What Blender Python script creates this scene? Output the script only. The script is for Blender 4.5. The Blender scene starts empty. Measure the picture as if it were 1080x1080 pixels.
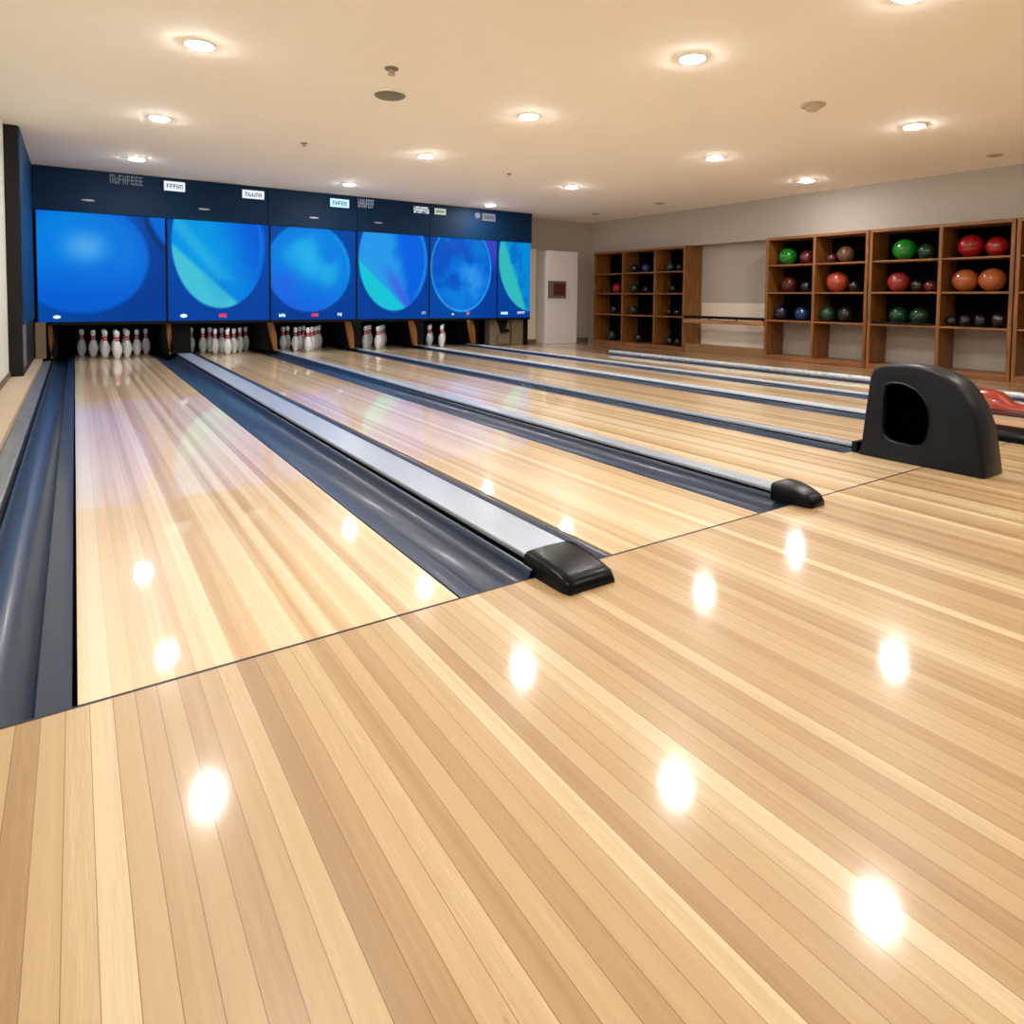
import bpy, bmesh, math, random
from mathutils import Vector, Matrix
random.seed(7)
C = bpy.context.scene.collection
PI = math.pi

# ---------------------------------------------------------------- colour
def lin(c):
    c = c / 255.0
    return c / 12.92 if c <= 0.04045 else ((c + 0.055) / 1.055) ** 2.4
def rgb(r, g, b): return (lin(r), lin(g), lin(b), 1.0)

# ---------------------------------------------------------------- materials
def mat(name, col, rough=0.5, metal=0.0, coat=0.0, coat_rough=0.05, bump=0.0, bscale=60.0, var=0.06, vscale=8.0,
        emit=None, strength=0.0, spec=0.5, stretch=None):
    m = bpy.data.materials.new(name); m.use_nodes = True
    nt = m.node_tree; N = nt.nodes; L = nt.links
    b = N['Principled BSDF']
    b.inputs['Roughness'].default_value = rough
    b.inputs['Metallic'].default_value = metal
    b.inputs['Coat Weight'].default_value = coat
    b.inputs['Coat Roughness'].default_value = coat_rough
    b.inputs['Specular IOR Level'].default_value = spec
    tc = N.new('ShaderNodeTexCoord'); mp = N.new('ShaderNodeMapping')
    L.new(tc.outputs['Object'], mp.inputs['Vector'])
    if stretch: mp.inputs['Scale'].default_value = stretch
    nz = N.new('ShaderNodeTexNoise'); nz.inputs['Scale'].default_value = vscale; nz.inputs['Detail'].default_value = 5
    L.new(mp.outputs[0], nz.inputs['Vector'])
    mx = N.new('ShaderNodeMix'); mx.data_type = 'RGBA'
    a = [max(0, min(1, x * (1 - var * 2))) for x in col[:3]] + [1]
    c = [max(0, min(1, x * (1 + var * 2))) for x in col[:3]] + [1]
    mx.inputs[6].default_value = a; mx.inputs[7].default_value = c
    L.new(nz.outputs[0], mx.inputs[0]); L.new(mx.outputs[2], b.inputs['Base Color'])
    if bump:
        n2 = N.new('ShaderNodeTexNoise'); n2.inputs['Scale'].default_value = bscale; n2.inputs['Detail'].default_value = 3
        L.new(mp.outputs[0], n2.inputs['Vector'])
        bp = N.new('ShaderNodeBump'); bp.inputs['Strength'].default_value = bump; bp.inputs['Distance'].default_value = 0.01
        L.new(n2.outputs[0], bp.inputs['Height']); L.new(bp.outputs[0], b.inputs['Normal'])
    if emit:
        b.inputs['Emission Color'].default_value = emit; b.inputs['Emission Strength'].default_value = strength
    return m

def math_node(nt, op, a, b=None, c=None):
    n = nt.nodes.new('ShaderNodeMath'); n.operation = op
    for i, v in enumerate((a, b, c)):
        if v is None: continue
        if isinstance(v, (int, float)): n.inputs[i].default_value = v
        else: nt.links.new(v, n.inputs[i])
    return n.outputs[0]

def wood_floor(name, tones, board=0.048, length=2.6, gap=0.022, gapdark=0.55, rough=0.30, coat=1.0, coat_rough=0.10, streak=1.0):
    m = bpy.data.materials.new(name); m.use_nodes = True
    nt = m.node_tree; N = nt.nodes; L = nt.links; b = N['Principled BSDF']
    g = N.new('ShaderNodeNewGeometry'); s = N.new('ShaderNodeSeparateXYZ'); L.new(g.outputs['Position'], s.inputs[0])
    X, Y = s.outputs[0], s.outputs[1]
    bx = math_node(nt, 'DIVIDE', math_node(nt, 'ADD', X, 20.003), board)
    idx = math_node(nt, 'FLOOR', bx); fr = math_node(nt, 'FRACT', bx)
    w1 = N.new('ShaderNodeTexWhiteNoise'); w1.noise_dimensions = '1D'; L.new(idx, w1.inputs['W'])
    yy = math_node(nt, 'DIVIDE', math_node(nt, 'ADD', Y, math_node(nt, 'MULTIPLY', w1.outputs[0], 9.0)), length)
    seg = math_node(nt, 'FLOOR', math_node(nt, 'ADD', yy, 20)); fy = math_node(nt, 'FRACT', math_node(nt, 'ADD', yy, 20))
    cv = N.new('ShaderNodeCombineXYZ'); L.new(idx, cv.inputs[0]); L.new(seg, cv.inputs[1])
    w2 = N.new('ShaderNodeTexWhiteNoise'); w2.noise_dimensions = '2D'; L.new(cv.outputs[0], w2.inputs['Vector'])
    # grain streaks along the boards
    cg = N.new('ShaderNodeCombineXYZ'); L.new(math_node(nt, 'MULTIPLY', X, 55.0), cg.inputs[0]); L.new(math_node(nt, 'MULTIPLY', Y, 1.1), cg.inputs[1])
    L.new(math_node(nt, 'MULTIPLY', w2.outputs[0], 40.0), cg.inputs[2])
    nz = N.new('ShaderNodeTexNoise'); nz.inputs['Scale'].default_value = 1.0; nz.inputs['Detail'].default_value = 6; L.new(cg.outputs[0], nz.inputs['Vector'])
    cf = N.new('ShaderNodeCombineXYZ'); L.new(math_node(nt, 'MULTIPLY', X, 420.0), cf.inputs[0]); L.new(math_node(nt, 'MULTIPLY', Y, 12.0), cf.inputs[1])
    nf = N.new('ShaderNodeTexNoise'); nf.inputs['Scale'].default_value = 1.0; nf.inputs['Detail'].default_value = 3; L.new(cf.outputs[0], nf.inputs['Vector'])
    w3 = N.new('ShaderNodeTexNoise'); w3.noise_dimensions = '1D'; w3.inputs['Scale'].default_value = 1.0; w3.inputs['Detail'].default_value = 2
    L.new(math_node(nt, 'MULTIPLY', X, 22.0), w3.inputs['W'])
    t = math_node(nt, 'ADD', w2.outputs[0], math_node(nt, 'MULTIPLY', math_node(nt, 'SUBTRACT', nz.outputs[0], 0.5), 0.5))
    t = math_node(nt, 'ADD', t, math_node(nt, 'MULTIPLY', math_node(nt, 'SUBTRACT', w3.outputs[0], 0.5), streak))
    t = math_node(nt, 'ADD', t, math_node(nt, 'MULTIPLY', math_node(nt, 'SUBTRACT', nf.outputs[0], 0.5), 0.35))
    cr = N.new('ShaderNodeValToRGB'); L.new(t, cr.inputs[0])
    el = cr.color_ramp.elements
    el[0].position = 0.0; el[0].color = tones[0]; el[1].position = 1.0; el[1].color = tones[-1]
    for i in range(1, len(tones) - 1):
        e = el.new(i / (len(tones) - 1)); e.color = tones[i]
    # dark seams
    sm = math_node(nt, 'LESS_THAN', fr, gap)
    se = math_node(nt, 'LESS_THAN', fy, 0.0010)
    sd = math_node(nt, 'MULTIPLY', math_node(nt, 'MAXIMUM', sm, se), gapdark)
    mx = N.new('ShaderNodeMix'); mx.data_type = 'RGBA'; L.new(sd, mx.inputs[0]); L.new(cr.outputs[0], mx.inputs[6])
    mx.inputs[7].default_value = rgb(110, 75, 45)
    # few small knots
    kn = N.new('ShaderNodeTexVoronoi'); kn.inputs['Scale'].default_value = 1.0
    ck = N.new('ShaderNodeCombineXYZ'); L.new(math_node(nt, 'MULTIPLY', X, 4.0), ck.inputs[0]); L.new(math_node(nt, 'MULTIPLY', Y, 1.6), ck.inputs[1]); L.new(ck.outputs[0], kn.inputs['Vector'])
    kk = math_node(nt, 'MULTIPLY', math_node(nt, 'LESS_THAN', kn.outputs[0], 0.022), 0.25)
    m2 = N.new('ShaderNodeMix'); m2.data_type = 'RGBA'; L.new(kk, m2.inputs[0]); L.new(mx.outputs[2], m2.inputs[6]); m2.inputs[7].default_value = rgb(140, 85, 50)
    L.new(m2.outputs[2], b.inputs['Base Color'])
    b.inputs['Roughness'].default_value = rough
    b.inputs['Coat Weight'].default_value = coat; b.inputs['Coat Roughness'].default_value = coat_rough
    bp = N.new('ShaderNodeBump'); bp.inputs['Strength'].default_value = 0.06; bp.inputs['Distance'].default_value = 0.004
    L.new(nz.outputs[0], bp.inputs['Height']); L.new(bp.outputs[0], b.inputs['Normal'])
    return m

def grain_wood(name, col, axis=2, rough=0.42):
    m = bpy.data.materials.new(name); m.use_nodes = True
    nt = m.node_tree; N = nt.nodes; L = nt.links; b = N['Principled BSDF']
    tc = N.new('ShaderNodeTexCoord'); mp = N.new('ShaderNodeMapping'); L.new(tc.outputs['Object'], mp.inputs[0])
    sc = [22, 22, 22]; sc[axis] = 1.6; mp.inputs['Scale'].default_value = sc
    nz = N.new('ShaderNodeTexNoise'); nz.inputs['Scale'].default_value = 1.4; nz.inputs['Detail'].default_value = 7; nz.inputs['Distortion'].default_value = 0.6
    L.new(mp.outputs[0], nz.inputs[0])
    cr = N.new('ShaderNodeValToRGB'); L.new(nz.outputs[0], cr.inputs[0])
    cr.color_ramp.elements[0].position = 0.3; cr.color_ramp.elements[0].color = [x * 0.55 for x in col[:3]] + [1]
    cr.color_ramp.elements[1].position = 0.7; cr.color_ramp.elements[1].color = [min(1, x * 1.35) for x in col[:3]] + [1]
    L.new(cr.outputs[0], b.inputs['Base Color']); b.inputs['Roughness'].default_value = rough
    return m

M = {}
M['approach'] = wood_floor('approach_wood', [rgb(173,138,96), rgb(189,156,112), rgb(198,167,123), rgb(205,176,133), rgb(228,205,166)], length=40.0, coat_rough=0.095, gap=0.030, gapdark=0.75, coat=0.55, rough=0.38, streak=0.22)
M['lane'] = wood_floor('lane_wood', [rgb(204,168,122), rgb(224,192,146), rgb(235,206,162), rgb(241,217,176), rgb(248,230,196)], length=40.0, gapdark=0.3, coat_rough=0.045, rough=0.34, coat=1.0, streak=0.8)
M['subfloor'] = mat('concrete', rgb(70,68,66), 0.9)
M['aisle'] = wood_floor('aisle_wood', [rgb(165,128,92), rgb(178,142,104), rgb(190,155,116), rgb(200,165,126)], length=40.0, board=0.09, gapdark=0.25, coat_rough=0.12)
M['ceiling'] = mat('ceiling_paint', rgb(252,246,236), 0.85, var=0.01)
M['wall'] = mat('wall_paint', rgb(178,171,160), 0.85, var=0.015)
M['wall_pale'] = mat('pale_wall_paint', rgb(216,220,214), 0.8, var=0.01)
M['white_panel'] = mat('white_panel_paint', rgb(226,222,222), 0.55, var=0.01)
M['cream_panel'] = mat('cream_panel_paint', rgb(232,222,204), 0.6, var=0.01)
M['navy'] = mat('navy_laminate', rgb(2,38,70), 0.55, var=0.05, spec=0.15)
M['navy_side'] = mat('navy_side_laminate', rgb(8,58,100), 0.55, spec=0.2, var=0.08, vscale=3)
M['black'] = mat('black_paint', rgb(7,7,8), 0.65, var=0.1, spec=0.2)
M['brownblack'] = mat('dark_umber_paint', rgb(24,20,20), 0.6, spec=0.3, var=0.08)
M['rubber'] = mat('black_moulded_plastic', rgb(4,8,14), 0.30, var=0.12, bump=0.12, bscale=14, spec=0.2)
M['hood'] = mat('charcoal_moulded_plastic', rgb(10,17,26), 0.40, var=0.2, vscale=5, spec=0.3, bump=0.3, bscale=10)
M['gutter'] = mat('gutter_blue_plastic', rgb(38,56,82), 0.36, var=0.10, vscale=2.0, spec=0.4, coat=0.12, coat_rough=0.15, stretch=(4,0.6,4))
M['silver'] = mat('brushed_silver_rail', rgb(176,188,206), 0.30, metal=0.25, var=0.05, vscale=3, stretch=(6,0.8,6))
M['silver_pale'] = mat('pale_silver_rail', rgb(206,218,230), 0.35, metal=0.1, var=0.05)
M['rail_edge'] = mat('rail_edge_grey', rgb(160,168,178), 0.35, metal=0.25, var=0.08)
M['speckle'] = mat('worn_silver_rail', rgb(186,190,194), 0.35, metal=0.3, var=0.3, vscale=25)
M['worn'] = mat('worn_grey_rail', rgb(128,134,140), 0.35, metal=0.4, var=0.25, vscale=9, stretch=(3,0.7,3))
M['tan'] = mat('tan_ledge_paint', rgb(188,168,142), 0.6, var=0.05)
M['tan_dark'] = mat('tan_board_paint', rgb(120,108,84), 0.6, var=0.08)
M['skirting'] = mat('brown_skirting', rgb(112,92,68), 0.6, var=0.06)
M['plinth'] = mat('brown_plinth', rgb(140,104,64), 0.5, var=0.08)
M['gold'] = grain_wood('golden_brown_board', rgb(150,96,40))
M['rack'] = grain_wood('rack_wood', rgb(134,84,32))
M['rack_shelf'] = grain_wood('rack_shelf_wood', rgb(138,90,48), axis=1)
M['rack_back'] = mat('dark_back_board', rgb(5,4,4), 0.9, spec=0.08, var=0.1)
M['rail_wood'] = grain_wood('ledge_wood', rgb(168,120,74), axis=1)
M['pin'] = mat('pin_white', rgb(236,236,238), 0.25, var=0.02, coat=0.5)
M['pin_red'] = mat('pin_red_stripe', rgb(205,14,44), 0.3, var=0.05)
M['chrome'] = mat('pale_grey_metal', rgb(190,192,192), 0.3, metal=0.6)
M['grille'] = mat('grey_grille', rgb(120,112,98), 0.6, var=0.1)
M['detector'] = mat('detector_plastic', rgb(188,172,148), 0.5)
M['trimring'] = mat('white_trim_ring', rgb(250,244,232), 0.4)
LIGHT = 365.0
M['lens'] = mat('lit_lens', rgb(255,240,220), 0.4, emit=(1.0, 0.965, 0.925, 1), strength=LIGHT)
M['orange_hood'] = mat('orange_red_plastic', rgb(150,44,22), 0.3, var=0.1, coat=0.5)
M['maroon'] = mat('maroon_plastic', rgb(70,10,18), 0.25, var=0.1, coat=0.5)
M['void'] = mat('opening_shade_black', (0.001,0.001,0.001,1), 0.9, spec=0.0)
M['foul'] = mat('foul_line_black', rgb(22,18,16), 0.5)
M['machine'] = mat('tan_machine_cover', rgb(128,116,98), 0.6, var=0.08)

# ---------------------------------------------------------------- mesh helpers
def bm_new(): return bmesh.new()
def box(bm, x0, x1, y0, y1, z0, z1, bev=0.0):
    vs = [bm.verts.new((x, y, z)) for x in (x0, x1) for y in (y0, y1) for z in (z0, z1)]
    fs = []
    for idx in ((0,1,3,2),(4,6,7,5),(0,4,5,1),(2,3,7,6),(0,2,6,4),(1,5,7,3)):
        fs.append(bm.faces.new([vs[i] for i in idx]))
    if bev > 0:
        es = list({e for f in fs for e in f.edges})
        bmesh.ops.bevel(bm, geom=es, offset=bev, segments=2, profile=0.5, affect='EDGES')
    return bm
def prism(bm, poly, axis, a, b):
    """extrude polygon (list of 2D) along axis 0/1/2 from a to b"""
    def P(p, t):
        if axis == 0: return (t, p[0], p[1])
        if axis == 1: return (p[0], t, p[1])
        return (p[0], p[1], t)
    v0 = [bm.verts.new(P(p, a)) for p in poly]; v1 = [bm.verts.new(P(p, b)) for p in poly]
    n = len(poly)
    bm.faces.new(v0); bm.faces.new(v1[::-1])
    for i in range(n): bm.faces.new((v0[i], v1[i], v1[(i+1) % n], v0[(i+1) % n]))
    bmesh.ops.recalc_face_normals(bm, faces=bm.faces)
    return bm
def lathe(bm, prof, seg=20, c=(0,0,0), axis=2):
    rings = []
    for r, h in prof:
        if r < 1e-6:
            rings.append([bm.verts.new(_ax(0, 0, h, axis, c))])
        else:
            rings.append([bm.verts.new(_ax(r*math.cos(2*PI*i/seg), r*math.sin(2*PI*i/seg), h, axis, c)) for i in range(seg)])
    for a, b in zip(rings, rings[1:]):
        if len(a) == 1 and len(b) == 1: continue
        for i in range(seg):
            j = (i+1) % seg
            if len(a) == 1: bm.faces.new((a[0], b[i], b[j]))
            elif len(b) == 1: bm.faces.new((a[i], b[0], a[j]))
            else: bm.faces.new((a[i], b[i], b[j], a[j]))
    bmesh.ops.recalc_face_normals(bm, faces=bm.faces)
    return bm
def _ax(x, y, h, axis, c):
    if axis == 2: p = (x, y, h)
    elif axis == 1: p = (x, h, y)
    else: p = (h, x, y)
    return (p[0]+c[0], p[1]+c[1], p[2]+c[2])
def sweep(bm, pts, y0, y1, thick=0.006):
    """open profile in XZ swept along Y, with thickness downwards"""
    top0 = [bm.verts.new((x, y0, z)) for x, z in pts]; top1 = [bm.verts.new((x, y1, z)) for x, z in pts]
    bot0 = [bm.verts.new((x, y0, z-thick)) for x, z in pts]; bot1 = [bm.verts.new((x, y1, z-thick)) for x, z in pts]
    n = len(pts)
    for i in range(n-1):
        bm.faces.new((top0[i], top1[i], top1[i+1], top0[i+1]))
        bm.faces.new((bot0[i], bot0[i+1], bot1[i+1], bot1[i]))
        bm.faces.new((top0[i], top0[i+1], bot0[i+1], bot0[i]))
        bm.faces.new((top1[i], bot1[i], bot1[i+1], top1[i+1]))
    bm.faces.new((top0[0], bot0[0], bot1[0], top1[0])); bm.faces.new((top0[-1], top1[-1], bot1[-1], bot0[-1]))
    bmesh.ops.recalc_face_normals(bm, faces=bm.faces)
    return bm
def obj(name, bm, material, parent=None, loc=(0,0,0), smooth=False, angle=35):
    me = bpy.data.meshes.new(name); bm.to_mesh(me); bm.free()
    me.materials.append(material)
    if smooth:
        for p in me.polygons: p.use_smooth = True
        try: me.set_sharp_from_angle(angle=math.radians(angle))
        except Exception: pass
    o = bpy.data.objects.new(name, me); C.objects.link(o); o.location = loc
    if parent: o.parent = parent
    return o
def tag(o, label=None, cat=None, group=None, kind=None):
    if label: o['label'] = label
    if cat: o['category'] = cat
    if group: o['group'] = group
    if kind: o['kind'] = kind
    return o
def thing(name, label, cat, loc=(0,0,0), group=None):
    o = bpy.data.objects.new(name, None); C.objects.link(o); o.location = loc; o.empty_display_size = 0.1
    return tag(o, label, cat, group)
def dup(root, loc, label=None, group=None, rotz=0, scale=None):
    r = root.copy(); C.objects.link(r); r.location = loc; r.rotation_euler = (0, 0, rotz)
    if scale: r.scale = scale
    if label: r['label'] = label
    if group: r['group'] = group
    for ch in list(root.children):
        c = ch.copy(); C.objects.link(c); c.parent = r
        for g in list(ch.children):
            d = g.copy(); C.objects.link(d); d.parent = c
    return r
def struct(name, bm, m, parent=None, **k):
    o = obj(name, bm, m, parent, **k)
    if not parent: o['kind'] = 'structure'
    return o

# ---------------------------------------------------------------- key dimensions (metres)
FOUL = 1.85            # foul line
END = 12.75            # end of the pin decks
HC = 2.80              # ceiling
YM = 11.30             # face of the screens
XW = 10.20             # right wall
XL = -0.60             # left wall
YB = -4.0              # wall behind
YK = 11.85             # back wall at right
SUB = -0.13
lanes = [(-0.01, 1.05), (1.743, 2.666), (3.20, 4.215), (4.66, 5.554), (6.13, 6.75), (7.25, 8.02)]
# divider body x range (left, right) for each gap
divs = [(1.365, 1.575), (2.950, 3.065), (4.375, 4.475), (5.76, 5.89), (6.93, 7.03)]
ORD = ['first', 'second', 'third', 'fourth', 'fifth', 'sixth']

# ---------------------------------------------------------------- room shell
b = bm_new(); box(b, XL-0.2, 10.7, YB-0.1, FOUL-0.006, SUB, 0.0)
struct('floor', b, M['approach'])
b = bm_new(); box(b, XL-0.2, 10.7, YB-0.1, 13.9, SUB-0.1, SUB)
struct('floor', b, M['subfloor'])
b = bm_new(); box(b, 8.36, 10.7, FOUL-0.006, YK+0.1, SUB, 0.0)
box(b, 8.05, 8.36, 8.95, YK+0.1, SUB, 0.0)
struct('floor', b, M['aisle'])
b = bm_new(); box(b, XL-0.2, 10.9, YB-0.1, 13.9, HC, HC+0.1)
struct('ceiling', b, M['ceiling'])
b = bm_new(); box(b, XL-0.15, XL, YB, 13.9, SUB, HC)
struct('wall_left', b, M['wall_pale'])
b = bm_new(); box(b, XL-0.15, 10.9, YB-0.15, YB, SUB, HC)
struct('wall_front', b, M['wall'])
# right wall: upper part over the alcove, the alcove back, lighter dado
b = bm_new(); box(b, XW, 10.9, YB, YK+0.1, 2.085, HC)
box(b, XW, 10.9, YB, 0.6, 0.0, 2.085)
box(b, XW, 10.9, 11.45, YK+0.1, 0.0, 2.085)
box(b, 10.47, 10.9, 0.6, 11.45, 0.0, 2.085)
struct('wall_right', b, M['wall'])
b = bm_new(); box(b, 10.455, 10.47, 6.95, 8.69, 0.0, 0.955)
struct('trim_1', b, M['cream_panel'])
b = bm_new(); box(b, 8.12, XW, YK, YK+0.15, 0.0, HC)
struct('wall_back', b, M['wall'])
b = bm_new(); box(b, 9.5, XW, YK-0.015, YK, 0.0, 0.09); box(b, 8.12, 8.64, YK-0.045, YK-0.03, 0.0, 0.09)
struct('baseboard_back', b, M['skirting'])
# dark machine room behind the pins
b = bm_new(); box(b, XL, 8.12, 13.7, 13.8, SUB, HC); box(b, 8.06, 8.12, YM+0.1, 13.7, SUB, HC)
struct('wall_machine_room', b, M['black'])
b = bm_new(); box(b, XL, 8.06, YM+0.14, 13.7, 0.72, 0.78)
struct('trim_2', b, M['black'])

# left side: pillar, ledge, kerb rail
b = bm_new(); box(b, XL, -0.475, 8.8, YM+0.3, 0.10, HC)
p = thing('wall_pillar', 'tall pillar projecting at the far left wall, dark umber face and navy side', 'pillar', (XL+0.06, 8.8, 0.1))
o = obj('core', b, M['brownblack'], p, loc=(-(XL+0.06), -8.8, -0.1))
b = bm_new(); box(b, -0.475, -0.465, 8.83, YM-0.01, 0.66, HC)
o = obj('side_panel', b, M['navy_side'], p, loc=(-(XL+0.06), -8.8, -0.1)); o['label'] = 'navy side panel'
b = bm_new(); box(b, -0.475, -0.462, 8.83, 9.2, 0.20, 0.66)
o = obj('metal_post', b, M['worn'], p, loc=(-(XL+0.06), -8.8, -0.1)); o['label'] = 'grey metal strip at the foot'
b = bm_new(); box(b, XL, -0.385, YB, 11.25, SUB if False else 0.0, 0.10)
struct('trim_3', b, M['tan'])
b = bm_new(); box(b, XL, XL+0.014, YB, 8.79, 0.10, 0.155)
struct('baseboard_left', b, M['skirting'])
b = bm_new(); box(b, -0.455, -0.34, 11.05, 11.2, 0.10, 0.60)
tag(obj('tan_end_board', b, M['tan_dark']), 'tan upright board on the ledge under the left end of the screens', 'board')

# ---------------------------------------------------------------- lanes
for i, (x0, x1) in enumerate(lanes):
    b = bm_new(); box(b, x0, x1, FOUL+0.006, END if i < 5 else 12.2, SUB, 0.0)
    o = obj('bowling_lane', b, M['lane'])
    where = ['leftmost bowling lane of pale boards, between the wall gutter and the wide silver rail',
             'second bowling lane from the left, pale boards to the right of the wide silver rail',
             'third bowling lane from the left, pale boards ending at the tall ball return hood',
             'fourth bowling lane from the left, running just behind the tall ball return hood',
             'fifth bowling lane from the left, narrow pale strip in front of the orange hood',
             'rightmost bowling lane, nearest the ball racks, with no pins showing'][i]
    tag(o, where, 'bowling lane', 'bowling lanes')
b = bm_new(); box(b, XL+0.2, 8.36, FOUL-0.006, FOUL+0.006, SUB, -0.001)
struct('trim_4', b, M['foul'])

# gutters -------------------------------------------------------
def gutter_profile(xa, xb, depth=0.085, end=0.010):
    """xa = lane side, xb = divider side"""
    s = 1 if xb > xa else -1; w = abs(xb - xa); pts = []
    pts += [(0.0, -0.004), (0.035*w/0.3, -0.006), (0.075*w/0.3, -0.020)]
    n = 12
    a0 = 0.09*w/0.3; a1 = w*0.94
    for k in range(n+1):
        t = k/n; ang = PI*t
        pts.append((a0+(a1-a0)*(1-math.cos(ang))/2, (-0.022)*(1-t)+(end-0.02)*t-(depth-0.022)*math.sin(ang)**0.8))
    pts.append((w*0.955, end-0.006)); pts.append((w, end))
    out = [(xa+s*x, z) for x, z in pts]
    return sorted(out)
def gutter(xa, xb, label, y1=12.3, depth=0.045, y0=FOUL+0.008, end=0.010):
    b = bm_new(); sweep(b, gutter_profile(xa, xb, depth=depth, end=end), y0, y1, 0.008)
    o = obj('lane_gutter', b, M['gutter'], smooth=True, angle=50)
    tag(o, label, 'gutter', 'gutters beside the lanes')
    return o
gutter(-0.022, -0.275, 'dark blue gutter along the left wall, left of the first lane', depth=0.08)
gutter(1.062, 1.360, 'broad slate blue gutter between the first lane and the wide silver rail', depth=0.06, end=0.028)
gutter(1.731, 1.582, 'narrow dark gutter between the wide silver rail and the second lane')
gutter(2.678, 2.945, 'blue gutter on the right edge of the second lane, left of the small capped rail', end=0.018)
gutter(3.188, 3.070, 'hidden-side gutter behind the small capped rail, left of the third lane')
gutter(4.227, 4.371, 'blue gutter on the right edge of the third lane, running to the ball return hood', depth=0.03, y0=2.31)
gutter(4.648, 4.480, 'gutter behind the third rail, left edge of the fourth lane', y0=2.31)
gutter(5.566, 5.756, 'blue gutter on the right edge of the fourth lane, ending behind the hood', depth=0.03, y0=2.15)
gutter(6.118, 5.895, 'gutter behind the fourth rail, left edge of the fifth lane', y0=2.15)
gutter(6.762, 6.926, 'thin blue gutter on the right edge of the fifth lane', depth=0.03, y0=2.83)
gutter(7.238, 7.034, 'gutter behind the fifth rail, left edge of the rightmost lane', y1=11.3, y0=2.83)

# dividers (raised rails) ---------------------------------------
def divider(i, x0, x1, top, y0, y1, label, mt, edge):
    r = thing('divider_rail', label, 'divider rail', ((x0+x1)/2, y0, 0), 'raised rails between the lanes')
    cx = (x0+x1)/2
    b = bm_new(); box(b, x0-cx+0.012, x1-cx-0.012, 0.0, y1-y0, SUB, top-0.018)
    obj('base', b, M['black'], r)
    b = bm_new(); box(b, x0-cx, x1-cx, 0.0, y1-y0, top-0.018, top-0.003, 0.003)
    obj('side_lip', b, edge, r)
    b = bm_new(); box(b, x0-cx+0.004, x1-cx-0.004, 0.0, y1-y0, top-0.003, top, 0.0)
    obj('top_plate', b, mt, r)
    return r
d1 = divider(0, *divs[0], 0.060, 1.916, 12.35, 'wide flat silver rail between the first and second lanes, black nose at its near end', M['silver'], M['rail_edge'])
d2 = divider(1, *divs[1], 0.045, 1.96, 12.3, 'narrow silver rail between the second and third lanes with a small pointed black nose', M['silver'], M['rail_edge'])
d3 = divider(2, *divs[2], 0.036, 2.305, 12.2, 'silver rail between the third and fourth lanes running into the ball return hood', M['silver'], M['rail_edge'])
d4 = divider(3, *divs[3], 0.036, 2.142, 12.1, 'pale silver rail between the fourth and fifth lanes, with a low black nose', M['silver_pale'], M['silver_pale'])
d5 = divider(4, *divs[4], 0.036, 2.83, 12.0, 'silver rail between the fifth and rightmost lanes, ending at the orange hood', M['silver_pale'], M['silver_pale'])
# outermost rail (speckled round tube)
r = thing('divider_rail', 'worn speckled silver tube rail beyond the rightmost lane, in front of the ball racks', 'divider rail', (8.19, 1.9, 0), 'raised rails between the lanes')
b = bm_new(); box(b, -0.10, 0.10, 0, 7.0, SUB, 0.0); obj('base', b, M['gutter'], r)
b = bm_new(); lathe(b, [(0, 0), (0.038, 0.0), (0.040, 0.01), (0.040, 7.0), (0, 7.0)], 14, (0.02, 0, 0.035), 1); obj('tube', b, M['speckle'], r, smooth=True)
# rail beside the wall gutter
r = thing('kerb_rail', 'worn grey rail between the left wall ledge and the blue gutter', 'kerb rail', (-0.33, 1.9, 0))
b = bm_new(); box(b, -0.052, 0.050, -0.04, 9.3, 0.0 if False else SUB, 0.030); obj('base', b, M['black'], r)
b = bm_new(); box(b, -0.052, 0.040, -0.04, 9.3, 0.030, 0.055, 0.006); obj('top_rail', b, M['worn'], r)

# caps at the near ends
def nose(name, x0, x1, y0, y1, h, label, mt, taper=0.85, tipz=0.45):
    """rounded wedge: y1 rear (high) to y0 front (low)"""
    r = thing(name, label, 'rail end cap', ((x0+x1)/2, (y0+y1)/2, 0))
    b = bm_new(); n = 10; m = 12; rings = []
    cx = (x0+x1)/2; hw = (x1-x0)/2; cyy = (y0+y1)/2
    for k in range(n+1):
        t = k/n; y = y1+(y0-y1)*t
        z = h*(1-(1-tipz)*t**2.2)
        w = hw*(1-(1-taper)*t**2)
        if k == n: z *= 0.62; w *= 0.94
        ring = [(-w, 0.0), (-w*0.995, z*0.45), (-w*0.97, z*0.80), (-w*0.86, z*0.96), (-w*0.6, z*1.0), (0, z*1.02), (w*0.6, z*1.0), (w*0.86, z*0.96), (w*0.97, z*0.80), (w*0.995, z*0.45), (w, 0.0)]
        rings.append([b.verts.new((x, y-cyy, zz+0.001)) for x, zz in ring])
    for a, c in zip(rings, rings[1:]):
        for i in range(len(a)-1): b.faces.new((a[i], c[i], c[i+1], a[i+1]))
        b.faces.new((a[-1], c[-1], c[0], a[0]))
    b.faces.new(rings[0]); b.faces.new(rings[-1][::-1])
    bmesh.ops.recalc_face_normals(b, faces=b.faces)
    o = obj('shell', b, mt, r, smooth=True, angle=60)
    # small mounting lip
    b = bm_new(); box(b, -hw*0.97*taper, hw*0.97*taper, y0-cyy+0.004, y1-cyy-0.004, 0.0008, 0.007, 0.002)
    obj('base_lip', b, M['black'], r)
    return r
nose('rail_end_cap', 1.355, 1.590, 1.665, 1.915, 0.072, 'large glossy black nose cap on the wide silver rail, foremost of the caps', M['rubber'], 0.93, 0.52)
nose('rail_end_cap', 2.905, 3.090, 1.755, 1.955, 0.085, 'small pointed black nose cap on the narrow rail right of the second lane', M['rubber'], 0.62, 0.50)
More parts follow.
